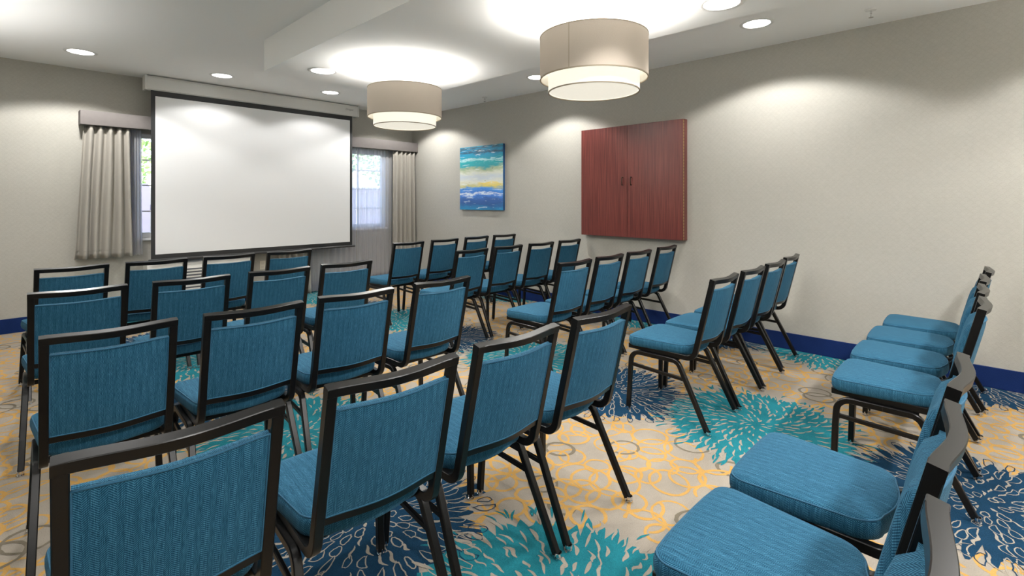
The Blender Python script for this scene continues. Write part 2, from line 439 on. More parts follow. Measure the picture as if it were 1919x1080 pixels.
# teal bursts
R0 = .545; offs = clip_offs(TC, R0); pts = []
ns = 58
for i in range(ns):
    a = 2*PI*i/ns + rnd.uniform(-.02, .02); w = 2*PI/ns
    ro = R0*rnd.uniform(.90, 1.03); ri = R0*rnd.uniform(.78, .88); tw = rnd.uniform(-.012, .02)
    pts += [(TC[0]+ri*math.cos(a), TC[1]+ri*math.sin(a)), (TC[0]+(ri*.4+ro*.6)*math.cos(a+w*.30), TC[1]+(ri*.4+ro*.6)*math.sin(a+w*.30)),
            (TC[0]+ro*math.cos(a+w*.5+tw), TC[1]+ro*math.sin(a+w*.5+tw)), (TC[0]+(ri*.4+ro*.6)*math.cos(a+w*.78), TC[1]+(ri*.4+ro*.6)*math.sin(a+w*.78))]
put_clamped(pts, TC, .0012, 3, offs)
for k in range(46):                                                 # loose teal strokes beyond the edge
    a = rnd.uniform(0, 2*PI); put(leaf(TC, R0*rnd.uniform(.93, 1.0), a, rnd.uniform(.04, .085), rnd.uniform(.004, .008), rnd.uniform(-.05, .08)), .0013, 3, offs)
rr = .035
while rr < R0*.99:
    cnt = max(9, int(2*PI*rr/(.036+.014*rr/R0))); L0 = .032+.074*(rr/R0)
    a0 = rnd.uniform(0, 6)
    for i in range(cnt):
        if rnd.random() < .14: continue
        a = a0+2*PI*(i+rnd.uniform(-.25, .25))/cnt
        L = L0*rnd.uniform(.55, 1.1); W = (.0058+.0024*rr/R0)*rnd.uniform(.6, 1.3)
        put(leaf(TC, rr+rnd.uniform(-.012, .012), a, L, W, rnd.uniform(-.06, .14)*(1.2-rr/R0)+.03, 6, rnd.uniform(-1, 1)), .0013, 5, offs)
    rr += L0*.92
ZI[0] = 0
# navy bursts
R1 = .49; offs = clip_offs(NC, R1); pts = []
ns = 46
for i in range(ns):
    a = 2*PI*i/ns + rnd.uniform(-.03, .03); w = 2*PI/ns; ro = R1*rnd.uniform(.86, 1.06); ri = R1*rnd.uniform(.74, .86)
    for (fa, fr) in ((0, 0), (.22, .7), (.45, 1), (.62, .95), (.8, .6)):
        q = ri+(ro-ri)*fr; pts.append((NC[0]+q*math.cos(a+w*fa), NC[1]+q*math.sin(a+w*fa)))
put_clamped(pts, NC, .00115, 4, offs)
def loop_outline(c, rad, th, L, W, sw, mi, z, offs, bend=0):
    ZI[0] += 1; z += ZI[0]*3e-6; n = 18; inn, outr = [], []
    for i in range(n):
        t = 2*PI*i/n; j = rnd.uniform(.88, 1.12)
        for lst, k in ((inn, 0), (outr, sw)):
            u = (L/2+k)*math.cos(t)*j; v = (W*(1+.35*math.cos(t))+k)*math.sin(t)*j
            q = rad+L/2+u; a = th+v/max(q, .03)+bend*(u/L)**2
            lst.append((c[0]+q*math.cos(a), c[1]+q*math.sin(a)))
    for (ox, oy) in offs:
        if not clipped(outr, ox, oy): continue
        vs = [(x+ox, y+oy, z) for (x, y) in inn+outr]
        F.add(vs, [(i, (i+1) % n, n+(i+1) % n, n+i) for i in range(n)], mi)
rr = .04
while rr < R1*.9:
    L0 = .034+.10*(rr/R1)**1.2; cnt = max(7, int(2*PI*rr/(.041+.016*rr/R1))); a0 = rnd.uniform(0, 6)
    for i in range(cnt):
        if rnd.random() < .10: continue
        a = a0+2*PI*(i+rnd.uniform(-.2, .2))/cnt; L = L0*rnd.uniform(.65, 1.15)
        if rnd.random() < .72: loop_outline(NC, rr+rnd.uniform(-.01, .015), a, L, rnd.uniform(.009, .015), rnd.uniform(.004, .0058), 5, .0013, offs, rnd.uniform(-.1, .2))
        else: put(leaf(NC, rr, a, L, rnd.uniform(.004, .007), rnd.uniform(-.05, .12), 6, 1), .0013, 5, offs)
    rr += L0*.98
for k in range(34):                                                 # outlined petals along the navy edge
    a = 2*PI*k/34+rnd.uniform(-.06, .06)
    loop_outline(NC, R1*rnd.uniform(.84, .96), a, rnd.uniform(.05, .09), rnd.uniform(.012, .018), .0045, 4, .0013, offs, rnd.uniform(-.1, .1))
floor = F.build('floor', [C_BASE, C_YEL, C_GRY, C_TEAL, C_NAVY, C_SLIV], uv=False, recalc=False)
bm = bmesh.new(); bm.from_mesh(floor.data)
for f in bm.faces:
    if len(f.verts) >= 3 and abs(f.normal.z) > .9 and f.calc_center_median().z > -.001 and f.normal.z < 0: f.normal_flip()
bm.to_mesh(floor.data); bm.free()
tag(floor, kind='structure')

# ------------------------------------------------------------------ walls, ceiling
def struct(name, mb, m, **kw): return tag(mb.build(name, m, **kw), kind='structure')
struct('wall_right', MB().box(XR, XR+.12, YB-.12, YF+.14, -.06, HC+.1), WALL)
struct('wall_left', MB().box(XL-.12, XL, YB-.12, YF+.14, -.06, HC+.1), WALL)
struct('wall_rear', MB().box(XL, XR, YB-.12, YB, -.06, HC+.1), WALL)
W1 = (1.10, 2.42, .885, 2.085); W2 = (3.02, 4.335, .885, 2.085)     # window openings x0, x1, z0, z1
fw = MB(); yb = YF+.14
fw.box(XL, W1[0], YF, yb, -.06, HC+.1); fw.box(W1[1], W2[0], YF, yb, -.06, HC+.1); fw.box(W2[1], XR, YF, yb, -.06, HC+.1)
for w in (W1, W2):
    fw.box(w[0], w[1], YF, yb, -.06, w[2]); fw.box(w[0], w[1], YF, yb, w[3], HC+.1)
struct('wall_front', fw, WALL)
cl = MB(); cl.box(XL, XR, YB, YF, HC, HC+.1)
struct('ceiling', cl, CEIL)
cp = MB(); cp.box(CX0, CX1, CY0, CY1, ZC, HC-.0005)
struct('trim_1', cp, CEIL)
BB = .146
struct('baseboard_right', MB().bbox(XR-.012, XR-.0005, YB+.013, YF-.013, .001, BB, .004), NAVY)
struct('baseboard_front', MB().bbox(XL+.013, XR-.0005, YF-.012, YF-.0005, .001, BB, .004), NAVY)
struct('baseboard_left', MB().bbox(XL+.0005, XL+.012, YB+.013, YF-.013, .001, BB, .004), NAVY)
struct('baseboard_rear', MB().bbox(XL+.0005, XR-.0005, YB+.0005, YB+.012, .001, BB, .004), NAVY)

# ------------------------------------------------------------------ windows
def window(idx, w):
    x0, x1, z0, z1 = w; y0 = YF+.05; y1 = YF+.10
    f = MB()
    f.bbox(x0, x0+.05, y0, y1, z0, z1); f.bbox(x1-.05, x1, y0, y1, z0, z1); f.bbox(x0+.05, x1-.05, y0, y1, z1-.05, z1); f.bbox(x0+.05, x1-.05, y0, y1, z0, z0+.06)
    o = struct('window_%d' % idx, f, VINYL)
    g = MB(); n = 3; iw = (x1-x0-.1)/n
    for k in range(1, n):
        g.box(x0+.05+iw*k-.009, x0+.05+iw*k+.009, y0+.012, y0+.034, z0+.06, z1-.05)
    for z in (1.49, 1.785, 1.19):
        for k in range(n): g.box(x0+.05+iw*k+.009, x0+.05+iw*(k+1)-.009, y0+.012, y0+.034, z-.008, z+.008)
    g.build('muntin_grid', VINYL, o)
    MB().box(x0+.05, x1-.05, y0+.036, y0+.042, z0+.06, z1-.05).build('pane', GLASS, o)
    MB().bbox(x0-.03, x1+.03, YF-.02, y0, z0-.03, z0-.001).build('window_sill', VINYL, o)
window(1, W1); window(2, W2)

# ------------------------------------------------------------------ valances, drapes, sheers
def valance(x0, x1, label):
    yf = YF-.17; b = MB()
    t = empty('window_valance', ((x0+x1)/2, YF-.085, 2.115), label, 'valance', 'padded valances over the windows')
    ox, oy, oz = t.location
    m = MB(); m.bbox(x0-ox, x1-ox, yf-oy, yf+.022-oy, 0, .15, .006); m.build('front_board', VALFAB, t, smooth=40)
    for xs in ((x0, x0+.018), (x1-.018, x1)):
        MB().box(xs[0]-ox, xs[1]-ox, yf+.0222-oy, YF-.001-oy, .001, .149).build('side_return', VALFAB, t)
    MB().box(x0+.0182-ox, x1-.0182-ox, yf+.0222-oy, YF-.001-oy, .13, .149).build('top_board', VALFAB, t)
valance(.596, 2.60, 'taupe padded valance over the left window, beside the projection screen')
valance(2.80, XR-.004, 'taupe padded valance over the right window, running to the room corner')
def drape(name, xt0, xt1, xb0, xb1, z0, z1, y, amp, folds, m, label, cat, th=.004, seed=1, hem=.0, group=None):
    r = random.Random(seed); nu = folds*14; nv = 26; ph = [r.uniform(-.5, .5) for _ in range(folds+2)]; am = [r.uniform(.65, 1.1) for _ in range(folds+2)]
    vs = []; fs = []
    for j in range(nv+1):
        t = j/nv; z = z0+(z1-z0)*t
        for i in range(nu+1):
            s = i/nu; k = s*folds; kk = min(int(k), folds); fr = k-kk
            a = am[kk]*(1-fr)+am[kk+1]*fr; p = ph[kk]*(1-fr)+ph[kk+1]*fr
            xx = (xb0+(xb1-xb0)*s)*(1-t)+(xt0+(xt1-xt0)*s)*t
            xx += .006*math.sin(3*t+s*9)*(1-t)
            cs = math.sin(2*PI*k+p+.5*math.sin(t*2.1+s*4)); cs = math.copysign(abs(cs)**.75, cs)
            yy = y + amp*a*(.8+.35*(1-t))*cs
            if hem and z < z0+hem: yy -= .002
            vs.append((xx, yy, z+(.004*math.sin(s*23) if j == 0 else 0)))
    for j in range(nv):
        for i in range(nu):
            a = j*(nu+1)+i; fs.append((a, a+1, a+nu+2, a+nu+1))
    mb = MB(); mb.add(vs, fs); o = mb.build(name, m, smooth=80, uv=False, recalc=False)
    l = o.data.uv_layers.new(name='UVMap')
    for p in o.data.polygons:
        for li in p.loop_indices:
            vi = o.data.loops[li].vertex_index; l.data[li].uv = ((vi % (nu+1))/nu*folds*.16, o.data.vertices[vi].co.z)
    if th:
        sd = o.modifiers.new('thickness', 'SOLIDIFY'); sd.thickness = th; sd.offset = 0
    tag(o, label, cat, group)
    if hem:
        h = MB(); row = []
        for i in range(nu+1):
            v0 = vs[2*(nu+1)+i]; row.append((v0[0], v0[1]-.0045, z0+hem))
        h.tube(row, .0022, 5); h.build('hem_seam', m, o)
    return o
drape('drape', .63, 1.015, .555, 1.04, .695, 2.112, YF-.105, .045, 5, DRAPE, 'short grey-beige drape hanging beside the left window', 'curtain', seed=4, hem=.09)
drape('drape', 4.40, 4.80, 4.385, 4.815, .012, 2.112, YF-.118, .036, 5, DRAPE, 'long grey-beige drape hanging to the floor in the room corner', 'curtain', seed=9)
drape('sheer_curtain', 1.03, 1.13, 1.045, 1.14, .70, 2.112, YF-.055, .016, 4, SHEER, 'narrow gathered sheer curtain at the edge of the left window', 'curtain', th=0, seed=3)
drape('sheer_curtain', 3.80, 4.425, 3.80, 4.41, .012, 2.112, YF-.045, .014, 9, SHEER, 'long sheer curtain across the right window next to the corner drape', 'curtain', th=0, seed=12)
drape('sheer_curtain', 3.05, 3.79, 3.05, 3.79, .012, 2.112, YF-.05, .018, 9, SHEER, 'long sheer curtain mostly hidden behind the projection screen', 'curtain', th=0, seed=15)
drape('drape', 2.64, 3.0, 2.62, 3.06, .012, 2.112, YF-.095, .030, 5, DRAPE, 'long grey-beige drape hanging below the middle of the projection screen', 'curtain', seed=22)

# ------------------------------------------------------------------ projection screen
SY = 6.72
t = empty('projection_screen', (2.42, SY, .60), 'large white pull-down projection screen with black borders in front of the windows', 'projection screen')
ox, oy, oz = t.location
h = MB()
prof = [(6.70, 2.565), (6.70, 2.69), (6.712, 2.712), (6.83, 2.712), (6.83, 2.60), (6.81, 2.565), (6.76, 2.55), (6.715, 2.553)]
hx0, hx1 = 1.150, 3.695
vs = [(x-ox, y-oy, z-oz) for x in (hx0, hx1) for (y, z) in prof]; n = len(prof)
h.add(vs, [(i, (i+1) % n, n+(i+1) % n, n+i) for i in range(n)] + [tuple(range(n)), tuple(range(2*n-1, n-1, -1))])
hs = h.build('housing', WHITEMET, t, smooth=25)
for (a, b) in ((hx0-.022, hx0-.0005), (hx1+.0005, hx1+.022)):
    e = MB(); e.bbox(a-ox, b-ox, 6.694-oy, 6.832-oy, 2.553-oz, 2.716-oz, .004); e.build('end_cap', WHITEMET, hs, smooth=40)
s = MB(); s.box(1.187-ox, 3.618-ox, SY+.001-oy, SY+.003-oy, .655-oz, 2.5555-oz); s.build('border_fabric', SCRBLK, t)
s = MB(); s.box(1.2269-ox, 3.5803-ox, SY-.0005-oy, SY+.0008-oy, .707-oz, 2.4897-oz); s.build('viewing_surface', SCREEN, t)
s = MB(); s.sweep([(1.163-ox, SY-.002-oy, .642-oz), (3.66-ox, SY-.002-oy, .642-oz)], (0, 0, 1), .028, .022, .006); s.build('weight_bar', BARBLK, t, smooth=40)
tc = bpy.data.curves.new('logo', 'FONT'); tc.body = 'Draper'; tc.size = .042; tc.extrude = .0006; tc.align_x = 'CENTER'; tc.shear = .15
to = bpy.data.objects.new('tmp', tc); COL.objects.link(to); bpy.context.view_layer.update()
me = bpy.data.meshes.new_from_object(to.evaluated_get(bpy.context.evaluated_depsgraph_get())); bpy.data.objects.remove(to)
me.materials.clear(); me.materials.append(INK)
lo = bpy.data.objects.new('maker_lettering', me); COL.objects.link(lo); lo.parent = hs; lo.rotation_euler = (PI/2, 0, 0); lo.location = (3.565-ox, 6.6992-oy, 2.632-oz)

# ------------------------------------------------------------------ wall cabinet and painting
CXF = 4.7505
t = empty('presentation_cabinet', (XR, 2.79, .913), 'dark red mahogany presentation cabinet with two closed doors on the right wall', 'cabinet')
def L(mb_args): pass
y0, y1, z0, z1 = 2.167, 3.414, .913, 2.140
ox, oy, oz = t.location
MB().bbox(CXF+.0215-ox, XR-.0002-ox, y0-oy, y1-oy, 0, z1-oz, .002).build('case', MAHOG, t)
for k, (a, b, ya) in enumerate(((y0+.004, 2.798, 2.750), (2.801, y1-.001, 2.856))):
    d = MB().bbox(CXF-ox, CXF+.020-ox, a-oy, b-oy, .002, z1-.002-oz, .0015).build('door', MAHOG, t)
    zc = 1.527-oz; hp = [(CXF-ox, ya-oy, zc-.046), (CXF-.022-ox, ya-oy, zc-.044)] 
    path = [(CXF-.0005-ox, ya-oy, zc-.040)] + [(CXF-.012-.012*math.sin(q)-ox, ya-oy, zc-.034-.010*math.cos(q)) for q in (.3, .9, 1.5)] + [(CXF-.026-ox, ya-oy, zc)] + \
           [(CXF-.012-.012*math.sin(q)-ox, ya-oy, zc+.034+.010*math.cos(q)) for q in (1.5, .9, .3)] + [(CXF-.0005-ox, ya-oy, zc+.040)]
    MB().tube(path, .0055, 8).build('handle', BRONZE, d, smooth=60)
hg = MB()
for i in range(40):
    zz = .004+i*(1.219/40); hg.box(CXF+.004-ox, CXF+.018-ox, y0-.0008-oy, y0+.0038-oy, zz, zz+.024)
hg.build('piano_hinge', BRASS, t)
t = empty('canvas_painting', (XR-.019, 5.22, 1.178), 'unframed abstract canvas painting of blue, white and yellow bands on the right wall', 'painting')
c = MB().bbox(-.0205, -.0185, -.4545, .4545, -.4615, .4615, .0008).build('painted_face', PAINT, t, loc=(0, 0, .4615))
MB().bbox(-.0184, .0188, -.4545, .4545, 0, .923, .002).build('canvas_edge', ARTSIDE, t)

# ------------------------------------------------------------------ air conditioner, outlet
t = empty('wall_air_conditioner', (1.69, YF, .0), 'cream wall air conditioner with louvred grilles below the left window', 'air conditioner')
ox, oy = 1.69, YF
px0, px1 = 1.155, 2.245
b = MB(); prof = [(-.225, .10), (-.235, .20), (-.235, .555), (-.215, .585), (-.16, .598), (-.02, .612), (-.0012, .612), (-.0012, .10)]
vs = [(x-ox, y, z) for x in (px0, px1) for (y, z) in prof]; n = len(prof)
b.add(vs, [(i, (i+1) % n, n+(i+1) % n, n+i) for i in range(n)] + [tuple(range(n)), tuple(range(2*n-1, n-1, -1))])
cas = b.build('casing', PTACM, t, smooth=35)
g = MB()
for k in range(10): g.bbox(px0+.10-ox, px1-.10-ox, -.2395, -.2353, .16+k*.036, .176+k*.036, .0015)
g.build('front_louvre', PTACM, t)
dk = MB()
for k in range(10): dk.box(px0+.10-ox, px1-.10-ox, -.2362, -.2352, .1775+k*.036, .1945+k*.036)
dk.build('louvre_slots', GRILLE, t)
g = MB()
def top_z(y): return .598+(y+.16)*(.014/.14)
def slab(mb, xa, xb, ya, yb_, dz0, dz1):
    v = [(x, y, top_z(y)+dz) for x in (xa, xb) for y in (ya, yb_) for dz in (dz0, dz1)]
    mb.add(v, [(0, 1, 3, 2), (4, 6, 7, 5), (0, 4, 5, 1), (2, 3, 7, 6), (0, 2, 6, 4), (1, 5, 7, 3)])
slab(g, px0+.06-ox, px0+.72-ox, -.155, -.035, .0006, .0022)
gr = g.build('discharge_grille', GRILLE, t)
g = MB()
for k in range(9): slab(g, px0+.06-ox, px0+.72-ox, -.152+k*.0142, -.1475+k*.0142, .0024, .0058)
for k in range(5): slab(g, px0+.06+k*.165-ox, px0+.066+k*.165-ox, -.155, -.035, .0024, .0062)
g.build('grille_bars', principled('grille_grey', (.36, .38, .43), .45), gr)
g = MB(); slab(g, px0+.86-ox, px0+1.0-ox, -.12, -.05, .0006, .0025); g.build('control_panel', GRILLE, t)
t = empty('wall_outlet', (2.452, YF, .45), 'cream electrical outlet plate low on the front wall beneath the screen', 'outlet')
pl = MB().bbox(-.036, .036, -.007, -.0008, -.058, .058, .002).build('cover_plate', principled('ivory_plastic', (.68, .65, .55), .4), t)
for dz in (-.024, .024):
    m = MB().bbox(-.017, .017, -.0092, -.0072, dz-.014, dz+.014, .0009).build('socket', principled('ivory_socket', (.62, .59, .5), .4), pl)

# ------------------------------------------------------------------ lights in the ceiling
def spot(parent, loc, power, size=122, blend=.35, col=(1, .98, .95), rad=.06):
    ld = bpy.data.lights.new('lamp_beam', 'SPOT'); ld.energy = power; ld.spot_size = math.radians(size); ld.spot_blend = blend; ld.color = col; ld.shadow_soft_size = rad
    o = bpy.data.objects.new('lamp_beam', ld); COL.objects.link(o); o.parent = parent; o.location = loc; return o
DL_P = 50
def downlight(x, y, z, label, power=DL_P):
    t = empty('ceiling_downlight', (x, y, z), label, 'ceiling light', 'recessed downlights in the ceiling')
    MB().lathe([(.098, -.001), (.099, -.004), (.108, -.0055), (.122, -.003), (.124, -.0006), (.098, -.0006)], k=40).build('trim_ring', WHITE, t, smooth=50)
    MB().lathe([(.0, -.0012), (.0975, -.0012), (.0975, -.0006), (.0, -.0006)], k=40).build('lens', LENS, t)
    spot(t, (0, 0, -.03), power, 112 if z == ZC else (120 if (x > 4 and 3 < y < 4) else 136), .22)
    return t
for (x, y, z, lb) in [
    (.544, 6.164, HC, 'round white ceiling downlight at far left, above the left window'),
    (1.749, 6.19, HC, 'round white ceiling downlight just in front of the screen housing, nearest its left half'),
    (3.0, 6.143, HC, 'round white ceiling downlight near the right end of the screen housing'),
    (4.164, 1.295, HC, 'round white ceiling downlight by the right wall beyond the near pendant lamp'),
    (4.255, 3.676, HC, 'round white ceiling downlight partly hidden behind the near pendant shade'),
    (1.968, 4.171, ZC, 'round white downlight in the dropped ceiling panel near its far left corner'),
    (2.869, 1.081, ZC, 'round white downlight in the dropped panel, cut by the top of the picture'),
    (4.22, 6.15, HC, 'round white ceiling downlight in the far corner behind the far pendant shade'),
    (4.20, -1.08, HC, 'round white ceiling downlight by the right wall, behind the viewer'),
    (.544, 3.70, HC, 'round white ceiling downlight near the left wall, over the middle rows'),
    (.544, 1.30, HC, 'round white ceiling downlight near the left wall, over the rear rows'),
    (.544, -1.08, HC, 'round white ceiling downlight in the rear left corner'),
    (1.75, -1.08, HC, 'round white ceiling downlight near the rear wall, left of centre'),
    (3.0, -1.08, HC, 'round white ceiling downlight near the rear wall, right of centre'),
    (1.968, 1.081, ZC, 'round white downlight in the dropped panel near its rear left corner'),
    (2.869, 4.171, ZC, 'round white downlight in the dropped panel hidden behind the far pendant')]:
    downlight(x, y, z, lb, 18 if z == ZC else (62 if (x < 1 and y > 6) else 15 if 1 < x < 3.5 and y > 6 else (75 if y < 0 else DL_P)))
def pendant(x, y, label, seam):
    zt, zb, zi = 2.278, 2.035, 1.957; R, Ri = .314, .265
    t = empty('pendant_lamp', (x, y, ZC), label, 'pendant lamp', 'double drum pendants')
    d = ZC
    o = MB().lathe([(R, zb-d), (R, zt-d), (R-.004, zt-d), (R-.004, zb-d), (R, zb-d)], k=96).build('outer_shade', SHADE, t, smooth=40)
    MB().lathe([(R-.0045, zb+.001-d), (R-.0045, zt-.001-d), (R-.0055, zt-.001-d), (R-.0055, zb+.001-d), (R-.0045, zb+.001-d)], k=96).build('liner', LINER, o, smooth=40)
    for z in (zt, zb): MB().lathe([(R+.0012, z-.004-d), (R+.0012, z+.0022-d), (R-.006, z+.0022-d), (R-.006, z-.004-d), (R+.0012, z-.004-d)], k=96).build('shade_trim', RIM, o, smooth=40)
    MB().lathe([(R+.0004, zb+.003-d), (R+.0018, zb+.003-d), (R+.0018, zt-.005-d), (R+.0004, zt-.005-d)], k=2, a0=seam-.014, a1=seam+.014).build('shade_seam', SEAM, o)
    i = MB().lathe([(Ri, zi-d), (Ri, 2.16-d), (Ri-.003, 2.16-d), (Ri-.003, zi-d), (Ri, zi-d)], k=96).build('inner_shade', INNER, t, smooth=40)
    MB().lathe([(Ri+.001, zi-.002-d), (Ri+.001, zi+.004-d), (Ri-.005, zi+.004-d), (Ri-.005, zi-.002-d), (Ri+.001, zi-.002-d)], k=96).build('shade_trim', RIM, i, smooth=40)
    MB().lathe([(0, zi+.008-d), (Ri-.004, zi+.008-d), (Ri-.004, zi+.010-d), (0, zi+.010-d)], k=72).build('diffuser', DIFF, t)
    MB().lathe([(0, -.0005), (.062, -.0005), (.066, -.010), (.05, -.022), (.012, -.026), (.010, -.05), (0, -.05)], k=32).build('canopy', WHITE, t, smooth=50)
    MB().tube([(0, 0, -.045), (0, 0, 2.20-d)], .006, 10).build('stem', WHITE, t, smooth=50)
    sp = MB()
    for k in range(3):
        a = k*2*PI/3+.4; sp.tube([(0, 0, 2.205-d), ((R-.006)*math.cos(a), (R-.006)*math.sin(a), 2.262-d)], .0028, 6)
    sp.build('spider_arms', WHITE, t)
    for (dz, pw, rad) in ((2.20-d, 20, .17),):
        ld = bpy.data.lights.new('bulb_glow', 'POINT'); ld.energy = pw; ld.color = (1, .985, .95); ld.shadow_soft_size = rad
        b = bpy.data.objects.new('bulb_glow', ld); COL.objects.link(b); b.parent = t; b.location = (0.0, 0.0, dz)
    # light leaving the open top of the inner shade, and passing down through the diffuser
    ld = bpy.data.lights.new('top_glow', 'AREA'); ld.shape = 'DISK'; ld.size = .47; ld.energy = 11; ld.color = (1, .985, .95)
    b = bpy.data.objects.new('top_glow', ld); COL.objects.link(b); b.parent = t; b.location = (0, 0, 2.163-d); b.rotation_euler = (PI, 0, 0)
    ld = bpy.data.lights.new('diffuser_glow', 'AREA'); ld.shape = 'DISK'; ld.size = .5; ld.energy = 9; ld.color = (1, .97, .9)
    b = bpy.data.objects.new('diffuser_glow', ld); COL.objects.link(b); b.parent = t; b.location = (0, 0, zi-.004-d)
    return t
pendant(2.435, 3.607, 'far double drum pendant lamp with oatmeal shade, nearer the screen', math.radians(40))
pendant(2.427, 1.657, 'near double drum pendant lamp with oatmeal shade, largest in view', math.radians(190))
def fill_uplight(x, y, face, label, power=78, cone=150):  # invented wall uplights out of view, added to brighten the ceiling
    t = empty('added_uplight', (x, y, 1.62), label, 'added fill lamp', 'added fill uplights out of view')
    t.rotation_euler = (0, 0, face)
    MB().bbox(.0005, .016, -.055, .055, -.10, .10, .004).build('back_plate', BRONZE, t, smooth=40)
    MB().tube([(.014, 0, -.06), (.07, 0, -.075), (.115, 0, -.04)], .008, 10).build('arm', BRONZE, t, smooth=60)
    MB().lathe([(0, -.045), (.05, -.04), (.10, .0), (.125, .055), (.122, .056), (.096, .004), (.047, -.034), (0, -.039)], .125, 0, 40).build('bowl_shade', WHITE, t, smooth=50)
    spot(t, (.125, 0,   .062), power, cone, .5, (1, .985, .955), .08).rotation_euler = (PI, 0, 0)
fill_uplight(XL, 4.95, 0, 'added fill uplight on the left wall beside the front rows', 74, 136)
fill_uplight(XL, 1.9, 0, 'added fill uplight on the left wall beside the rear rows')
fill_uplight(XL, -.6, 0, 'added fill uplight on the left wall near the rear corner')
fill_uplight(1.2, YB, PI/2, 'added fill uplight on the rear wall, left of centre')
fill_uplight(3.6, YB, PI/2, 'added fill uplight on the rear wall, right of centre')
def sprinkler(x, y, label):
    t = empty('fire_sprinkler', (x, y, HC), label, 'sprinkler', 'ceiling sprinklers by the right wall')
    MB().lathe([(0, -.0006), (.036, -.0006), (.034, -.008), (.012, -.011), (0, -.011)], k=24).build('escutcheon', WHITE, t, smooth=40)
    m = MB(); m.tube([(0, 0, -.01), (0, 0, -.03)], .007, 10); m.tube([(-.012, 0, -.028), (-.012, 0, -.05), (0, 0, -.058)], .0022, 6); m.tube([(.012, 0, -.028), (.012, 0, -.05), (0, 0, -.058)], .0022, 6); m.tube([(-.012, 0, -.028), (.012, 0, -.028)], .003, 6)
    m.build('sprinkler_body', CHROME, t)
    MB().lathe([(0, -.058), (.015, -.058), (.016, -.060), (0, -.060)], k=18).build('deflector', CHROME, t)
sprinkler(4.434, .592, 'small fire sprinkler on the ceiling near the top right of the view')
sprinkler(4.60, 4.913, 'small fire sprinkler on the ceiling between the two pendant lamps')
t = empty('smoke_detector', (2.60, 5.30, HC), 'round white smoke detector on the ceiling just beyond the dropped panel', 'smoke detector')
MB().lathe([(0, -.0006), (.068, -.0006), (.068, -.012), (.058, -.018), (.054, -.034), (.04, -.042), (0, -.042)], k=36).build('detector_body', WHITE, t, smooth=40)
MB().lathe([(0, -.0425), (.012, -.0425), (.012, -.045), (0, -.045)], k=18).build('test_button', VINYL, t)

# ------------------------------------------------------------------ the banquet chair
LEAN = math.atan2(.101, .428); BY, BZ = -.166, .445               # foot of the back posts
def back(x, s, d):
    """point on the leaning back: s up along the posts, d forward of them"""
    return (x, BY - math.sin(LEAN)*s + math.cos(LEAN)*d, BZ + math.cos(LEAN)*s + math.sin(LEAN)*d)
HB = .4398                                                          # post length up to the top rail
PXB = .178                                                          # half spacing of the posts
def seat_outline(inset):
    fwid, rwid = .212-inset, .186-inset; yf, yr = .262-inset, -.122+inset; bul = .045
    pts = []
    rf = .045; rr_ = .075
    for (a, b) in arc(fwid-rf, yf-rf, rf, 0, PI/2, 6): pts.append((a, b))
    for k in range(1, 6): x = (fwid-rf)*(1-2*k/6); pts.append((x, yf+.006*(1-(x/fwid)**2)))
    for (a, b) in arc(-fwid+rf, yf-rf, rf, PI/2, PI, 6): pts.append((a, b))
    for k in range(1, 8): t_ = k/8; pts.append((-fwid+(fwid-rwid)*t_, (yf-rf)+(yr+rr_-(yf-rf))*t_))
    for (a, b) in arc(-rwid+rr_, yr+rr_, rr_, PI, 1.5*PI, 7): pts.append((a, b))
    for k in range(1, 8): x = (-rwid+rr_)*(1-2*k/8); pts.append((x, yr-bul*.42*(1-(x/(rwid-rr_))**2)))
    for (a, b) in arc(rwid-rr_, yr+rr_, rr_, 1.5*PI, 2*PI, 7): pts.append((a, b))
    for k in range(1, 8): t_ = k/8; pts.append((rwid+(fwid-rwid)*t_, (yr+rr_)+((yf-rf)-(yr+rr_))*t_))
    return pts
